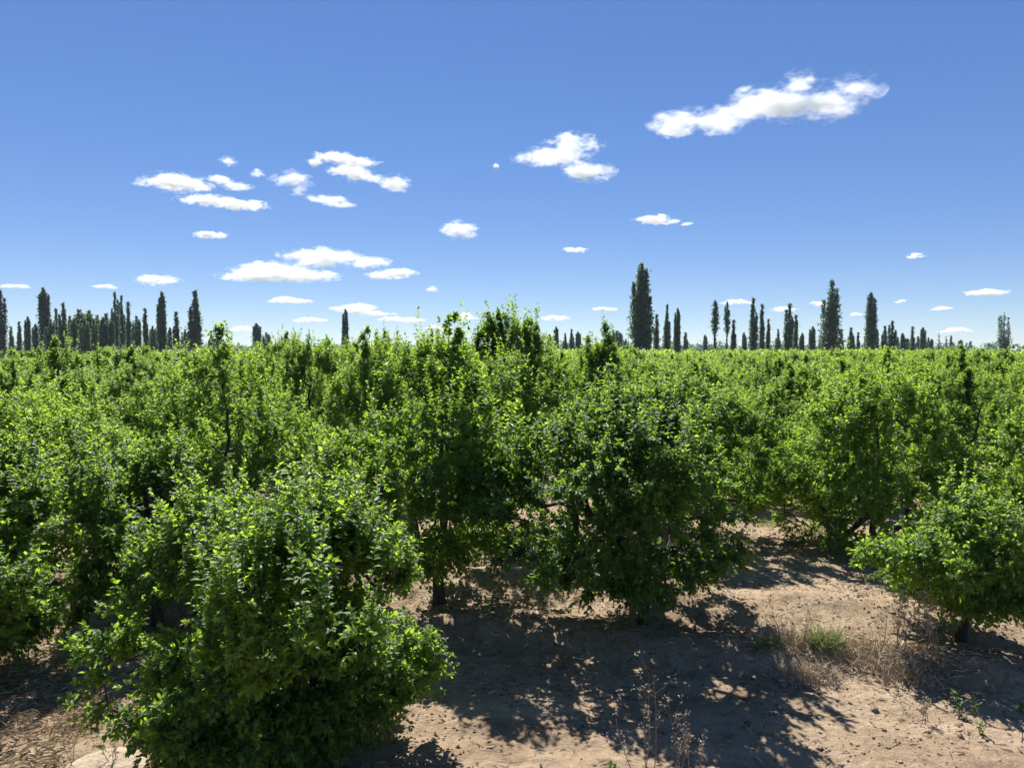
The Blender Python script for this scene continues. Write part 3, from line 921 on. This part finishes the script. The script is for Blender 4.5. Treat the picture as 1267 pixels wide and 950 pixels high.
def seedling(px, py, h, n, seed, label):
    rg = np.random.default_rng(seed)
    c = on_ground(px, py)
    P0, P1, lp, la = [], [], [], []
    for s in range(2):
        p = np.array([rg.normal(0, .02), rg.normal(0, .02), -.02]); d = nrm(np.array([rg.normal(0, .2), rg.normal(0, .2), 1]))
        for k in range(7):
            d = nrm(d + rg.normal(0, .08, 3)); e = p + d * h / 7
            P0.append(p); P1.append(e)
            for j in range(n):
                lp.append(p + (e - p) * rg.random()); la.append(nrm(rg.normal(0, 1, 3) * [1, 1, .3] + [0, 0, .5]))
            p = e
    V, q_ = tubes(P0, P1, np.full(len(P0), .003), np.full(len(P0), .0025), 4)
    root = link('green_weed', None, None, label, 'weed', 'green seedlings on the sand', None, c)
    link('stem', mesh_np('stem', V, [q_], M_WEED, np.full(len(V), .2)), root)
    m = len(lp)
    V, fs, tv = leaves(np.array(lp), np.array(la), rg.normal(0, .3, (m, 3)) + [0, 0, 1], .06 * rg.uniform(.5, 1.2, m), np.clip(rg.normal(.6, .2, m), 0, 1), 0, .7)
    link('leaves', mesh_np('leaves', V, fs, M_WEED, tv), root)


seedling(1188, 884, .28, 3, 501, 'small green leafy weed on the sand below the small young tree')
seedling(1206, 880, .16, 2, 502, 'tiny green weed just right of the larger leafy weed')
seedling(1262, 880, .20, 2, 503, 'green weed on the sand at the right edge')
seedling(1212, 908, .14, 2, 504, 'stunted weed on open sand at lower right, in front of the others')
seedling(755, 953, .14, 3, 505, 'green sprout at the bottom edge left of the tall dry weed')
seedling(232, 935, .2, 2, 506, 'little green weed beside the left foreground tree on the straw')

def rock(px, py, rx, ry, rz):
    c = on_ground(px, py)
    bm = bmesh.new(); bmesh.ops.create_icosphere(bm, subdivisions=4, radius=1)
    V = np.array([v.co[:] for v in bm.verts]); fc = np.array([[v.index for v in f.verts] for f in bm.faces]); bm.free()
    V = np.sign(V) * np.abs(V) ** .85
    n_ = 1 + .16 * fbm(V[:, 0] * 1.3 + 5, V[:, 1] * 1.3 + V[:, 2], 3, 90) + .04 * fbm(V[:, 0] * 6, V[:, 1] * 6 + V[:, 2] * 3, 3, 91)
    V = V * n_[:, None] * [rx, ry, rz]
    m_ = rough_material('pale_sandstone', [(0.3, (.20, .15, .105)), (0.5, (.34, .265, .185)), (0.8, (.42, .34, .25))], 9, 1.0, 0.95, 30)
    link('rock', mesh_np('rock', V, [fc], m_, None, True), None, 'pale flat rounded sandstone rock among straw at the bottom left', 'rock', None, None, (c.x, c.y, c.z - .02))


rock(134, 948, .40, .27, .12)

# ------------------------------------------------------------------ sky and sun
SUN_EL, SUN_AZ = R(50), R(-13)                # azimuth measured from straight ahead (+Y), left negative
wd = bpy.data.worlds.new('World')
scene.world = wd
wd.use_nodes = True
wn = wd.node_tree
wn.nodes.clear()
sky = wn.nodes.new('ShaderNodeTexSky')
sky.sky_type = 'NISHITA'
sky.sun_disc = False
sky.sun_elevation = SUN_EL
sky.sun_rotation = SUN_AZ
sky.altitude = 1500
sky.air_density = 0.8
sky.dust_density = 0.0
sky.ozone_density = 5.0
hs = wn.nodes.new('ShaderNodeHueSaturation')
hs.inputs['Saturation'].default_value = 1.47
hs.inputs['Hue'].default_value = 0.516
gm = wn.nodes.new('ShaderNodeGamma')
gm.inputs['Gamma'].default_value = 0.58
wn.links.new(sky.outputs[0], gm.inputs['Color'])
wn.links.new(gm.outputs[0], hs.inputs['Color'])
bg = wn.nodes.new('ShaderNodeBackground')
bg.inputs['Strength'].default_value = 0.116
wo = wn.nodes.new('ShaderNodeOutputWorld')
wn.links.new(hs.outputs[0], bg.inputs['Color'])
wn.links.new(bg.outputs[0], wo.inputs['Surface'])

sl = bpy.data.lights.new('sun', 'SUN')
sl.energy = 4.9
sl.angle = R(0.53)
sl.color = (1.0, 0.975, 0.935)
so = bpy.data.objects.new('sun', sl)
COL.objects.link(so)
sdir = Vector((math.sin(SUN_AZ) * math.cos(SUN_EL), math.cos(SUN_AZ) * math.cos(SUN_EL), math.sin(SUN_EL)))
so.rotation_euler = (-sdir).to_track_quat('-Z', 'Y').to_euler()
so.location = sdir * 60

# ------------------------------------------------------------------ clouds: real volumes high above the plain
def cloud_material(blobs, sigma, fscale, erode, seed):
    m, nt, out = new_mat('cloud_vapour')
    tc = nt.nodes.new('ShaderNodeTexCoord')
    field = None
    for (c, r) in blobs:
        mp = nt.nodes.new('ShaderNodeMapping'); mp.vector_type = 'TEXTURE'
        mp.inputs['Location'].default_value = c; mp.inputs['Scale'].default_value = r
        nt.links.new(tc.outputs['Object'], mp.inputs['Vector'])
        ln = nt.nodes.new('ShaderNodeVectorMath'); ln.operation = 'LENGTH'
        nt.links.new(mp.outputs[0], ln.inputs[0])
        o = ln.outputs['Value']
        if field is None: field = o
        else:
            mn = nt.nodes.new('ShaderNodeMath'); mn.operation = 'SMOOTH_MIN'
            mn.inputs[2].default_value = 0.25
            nt.links.new(field, mn.inputs[0]); nt.links.new(o, mn.inputs[1])
            field = mn.outputs[0]
    off = nt.nodes.new('ShaderNodeVectorMath'); off.operation = 'ADD'
    off.inputs[1].default_value = (seed * 913.7 * 1.0, seed * 331.1, seed * 77.7)
    st = nt.nodes.new('ShaderNodeMapping'); st.inputs['Scale'].default_value = (.5, .8, 1)
    nt.links.new(tc.outputs['Object'], st.inputs['Vector'])
    nt.links.new(st.outputs[0], off.inputs[0])
    nz = noise(nt, fscale, 7, 0.70, off.outputs[0])

    def math_(op, a, b):
        n_ = nt.nodes.new('ShaderNodeMath'); n_.operation = op
        for i, v in enumerate((a, b)):
            if isinstance(v, (int, float)): n_.inputs[i].default_value = v
            else: nt.links.new(v, n_.inputs[i])
        return n_.outputs[0]
    d = math_('SUBTRACT', 1.0, field)                       # 1 in the core, 0 at the rim
    d = math_('SUBTRACT', d, math_('MULTIPLY', math_('SUBTRACT', 0.575, nz), erode))
    n2 = noise(nt, fscale * 3.3, 5, 0.65, off.outputs[0])
    d = math_('SUBTRACT', d, math_('MULTIPLY', math_('SUBTRACT', 0.53, n2), erode * .5))
    mr = nt.nodes.new('ShaderNodeMapRange'); mr.interpolation_type = 'LINEAR'
    mr.inputs['From Min'].default_value = 0.0; mr.inputs['From Max'].default_value = 0.75
    mr.inputs['To Min'].default_value = 0.0; mr.inputs['To Max'].default_value = 1.0
    nt.links.new(d, mr.inputs['Value'])
    pw = math_('POWER', mr.outputs[0], 1.65)
    dn = math_('MULTIPLY', pw, sigma)
    vs = nt.nodes.new('ShaderNodeVolumeScatter')
    vs.inputs['Color'].default_value = (.985, .985, .985, 1)
    vs.inputs['Anisotropy'].default_value = 0.05
    nt.links.new(dn, vs.inputs['Density'])
    nt.links.new(vs.outputs[0], out.inputs['Volume'])
    try: m.cycles.volume_step_rate = 0.12
    except Exception: pass
    return m


def cloud(ells, label, seed, thin=1.0, erode=3.3):
    """ells: (cx, cy, w, h, tilt degrees) ellipses of the cloud in picture pixels"""
    rg = random.Random(seed)
    cx = sum(e[0] for e in ells) / len(ells); cy = sum(e[1] for e in ells) / len(ells)
    v = ray(cx, cy); el = v.z / math.hypot(v.x, v.y)
    dist = min(6500.0, 330.0 / max(el, 0.02))
    k = dist / F
    blobs = []
    for (ex, ey, w, h, tilt) in ells:
        q_ = 1.0 if h > 14 else .88
        w *= 1.12 * q_; h *= 1.32 * q_
        n = max(1, min(5, round(w / h * 0.8)))
        for i in range(n):
            u = 0 if n == 1 else (i / (n - 1) - .5) * 2 + rg.uniform(-.12, .12)
            rx = (w * .5 if n == 1 else w * (.5 / n + .2) * rg.uniform(.75, 1.15))
            du = max(-1, min(1, u)) * (w * .5 - rx)
            rz = h * .5 * (1 - .45 * abs(u) ** 1.5) * rg.uniform(.7, 1.1)
            x = (ex - cx + du) * k
            z = -(ey - cy + du * math.tan(R(tilt)) + rg.uniform(-.1, .1) * h + (h * .5 - rz) * .6) * k
            blobs.append(((x, rg.uniform(-.3, .3) * rx * k, z), (rx * k, max(rx * .7, rz) * k, rz * k)))
    hm = max(b[1][2] for b in blobs)
    mat = cloud_material(blobs, thin * 4.8 / hm, 1.05 / hm, erode, seed)
    bm = bmesh.new()
    for c, r in blobs:
        res = bmesh.ops.create_icosphere(bm, subdivisions=2, radius=1.06)
        for vt in res['verts']:
            vt.co = Vector((c[0] + vt.co.x * r[0], c[1] + vt.co.y * r[1], c[2] + vt.co.z * r[2]))
    me = bpy.data.meshes.new('cloud'); bm.to_mesh(me); bm.free()
    tmp = bpy.data.objects.new('cloud', me); COL.objects.link(tmp)
    if len(blobs) > 1:
        md = tmp.modifiers.new('fuse', 'REMESH'); md.mode = 'VOXEL'; md.voxel_size = hm * 0.22
        dg = bpy.context.evaluated_depsgraph_get()
        me2 = bpy.data.meshes.new_from_object(tmp.evaluated_get(dg))
        tmp.modifiers.clear(); tmp.data = me2; me2.name = 'cloud'
        bpy.data.meshes.remove(me)
    tmp.data.materials.clear(); tmp.data.materials.append(mat)
    p = at(cx, cy, dist)
    tmp.location = p
    tmp.rotation_euler = (0, 0, -math.atan2(p.x, p.y))
    tmp['label'] = label; tmp['category'] = 'cloud'; tmp['group'] = 'small fair weather clouds'
    return tmp


CLOUDS = [
    ([(848, 130, 88, 40, 0), (900, 130, 120, 48, -3), (958, 119, 110, 62, -10), (988, 95, 66, 36, -24), (1012, 136, 96, 48, -6), (1050, 125, 64, 32, -20)], 'biggest ragged white cloud, at upper right, with a wispy tail'),
    ([(830, 160, 24, 18, 0)], 'small detached puff under the left end of the biggest cloud'),
    ([(690, 181, 112, 42, -5), (723, 206, 78, 34, 3)], 'white double layered cloud in the middle of the sky, right of centre'),
    ([(614, 206, 10, 12, 0)], 'speck of cloud just left of the double layered cloud'),
    ([(570, 283, 50, 24, -3)], 'compact oval puff alone above the centre of the orchard'),
    ([(812, 271, 66, 13, 8), (848, 277, 22, 7, 0)], 'thin streaky cloud below and left of the biggest cloud'),
    ([(712, 308, 36, 14, 4)], 'little cloud left of the biggest poplar top'),
    ([(222, 227, 92, 24, 0), (282, 219, 58, 24, 12), (315, 213, 24, 14, -10)], 'long white cloud at left, upper one of a stacked pair'),
    ([(262, 247, 80, 16, 2), (300, 247, 66, 24, 10)], 'cloud under the long left cloud, lower one of a stacked pair'),
    ([(362, 224, 56, 30, 22), (408, 243, 62, 18, 6)], 'slanting white cloud sloping down to the right, left of centre'),
    ([(428, 194, 84, 16, 8), (390, 203, 26, 14, 20)], 'narrow cloud above the streaky slanted one, left of centre'),
    ([(440, 216, 76, 20, 12), (486, 228, 44, 20, 14)], 'streaky slanted cloud right of the slanting white cloud'),
    ([(260, 287, 44, 15, 3)], 'small flat puff below the stacked pair at left'),
    ([(345, 336, 140, 24, 2)], 'wide flat bottomed cloud low at left of centre'),
    ([(400, 316, 110, 24, 3), (455, 318, 58, 26, -6)], 'long bright cloud just above the wide flat bottomed one'),
    ([(484, 337, 64, 18, -4)], 'tapering cloud right of the wide flat bottomed one'),
    ([(195, 344, 58, 20, 2)], 'low domed cloud above the tall left poplars'),
    ([(18, 353, 40, 11, 0)], 'flat cloud at the left edge of the sky'),
    ([(130, 354, 36, 7, 5)], 'faint streak of cloud left of the low domed cloud'),
    ([(357, 371, 64, 9, 1)], 'thin flat cloud below the wide flat bottomed one'),
    ([(448, 383, 90, 13, 10), (496, 394, 70, 10, 3)], 'long low cloud sloping down behind the orchard tops left of centre'),
    ([(686, 390, 42, 13, 0)], 'low cloud between the twin topped fruit tree and the slim one'),
    ([(748, 382, 38, 7, 2)], 'thin low cloud left of the biggest poplar'),
    ([(575, 391, 46, 9, 0)], 'low flat cloud beside the bare spire'),
    ([(540, 405, 34, 6, 0)], 'lowest thin cloud left of the bare spire'),
    ([(1220, 360, 60, 13, 2)], 'flat white cloud low at the right'),
    ([(1014, 375, 26, 11, 0)], 'low puff touching the left of the big broad right hand poplar'),
    ([(970, 382, 40, 9, 0)], 'low cloud behind the ragged forked poplar'),
    ([(910, 374, 46, 7, 0)], 'low streak of cloud over the tufted thin poplars'),
    ([(1165, 381, 32, 7, 0)], 'small low cloud between the spindle poplar and the feathery one'),
    ([(1114, 372, 18, 7, 0)], 'tiny low puff right of the spindle poplar'),
    ([(1182, 408, 44, 8, 0)], 'lowest flat cloud at right above the bare stems'),
    ([(1060, 388, 18, 6, 0)], 'tiny cloud left of the spindle poplar'),
    ([(1133, 316, 26, 7, 0)], 'faint small cloud high over the right poplars'),
    ([(282, 198, 28, 13, -12)], 'wisp above the stacked pair at left'),
    ([(384, 395, 50, 7, 0)], 'thin cloud low behind the stout lone poplar'),
    ([(300, 406, 40, 8, 0)], 'thin cloud low behind the leafy leader at left'),
    ([(535, 358, 18, 9, 5)], 'wisp between the tapering cloud and the bare spire'),
]
for i, (e, lab) in enumerate(CLOUDS):
    cloud(e, lab, i + 1)

# ------------------------------------------------------------------ the air over the plain
hm_, hnt, hout = new_mat('haze_air')
pv = hnt.nodes.new('ShaderNodeVolumePrincipled')
pv.inputs['Color'].default_value = (.68, .84, 1.0, 1)
pv.inputs['Density'].default_value = 0.0001
pv.inputs['Anisotropy'].default_value = 0.2
hnt.links.new(pv.outputs[0], hout.inputs['Volume'])
bm = bmesh.new(); bmesh.ops.create_cube(bm, size=1.0)
for v_ in bm.verts: v_.co = Vector((v_.co.x * 1800, v_.co.y * 1800, -1.3 + (v_.co.z + .5) * 26.5))
hme = bpy.data.meshes.new('haze'); bm.to_mesh(hme); bm.free(); hme.materials.append(hm_)
link('haze', hme, kind='stuff', label='thin pale air between the camera and the far poplars', cat='haze')

# ------------------------------------------------------------------ render settings
cy_ = scene.cycles
cy_.max_bounces = 14
cy_.diffuse_bounces = 4
cy_.glossy_bounces = 2
cy_.transmission_bounces = 5
cy_.volume_bounces = 12
cy_.transparent_max_bounces = 8
scene.view_settings.view_transform = 'Standard'
scene.view_settings.look = 'None'
scene.view_settings.exposure = 1.15
scene.view_settings.gamma = 1.0
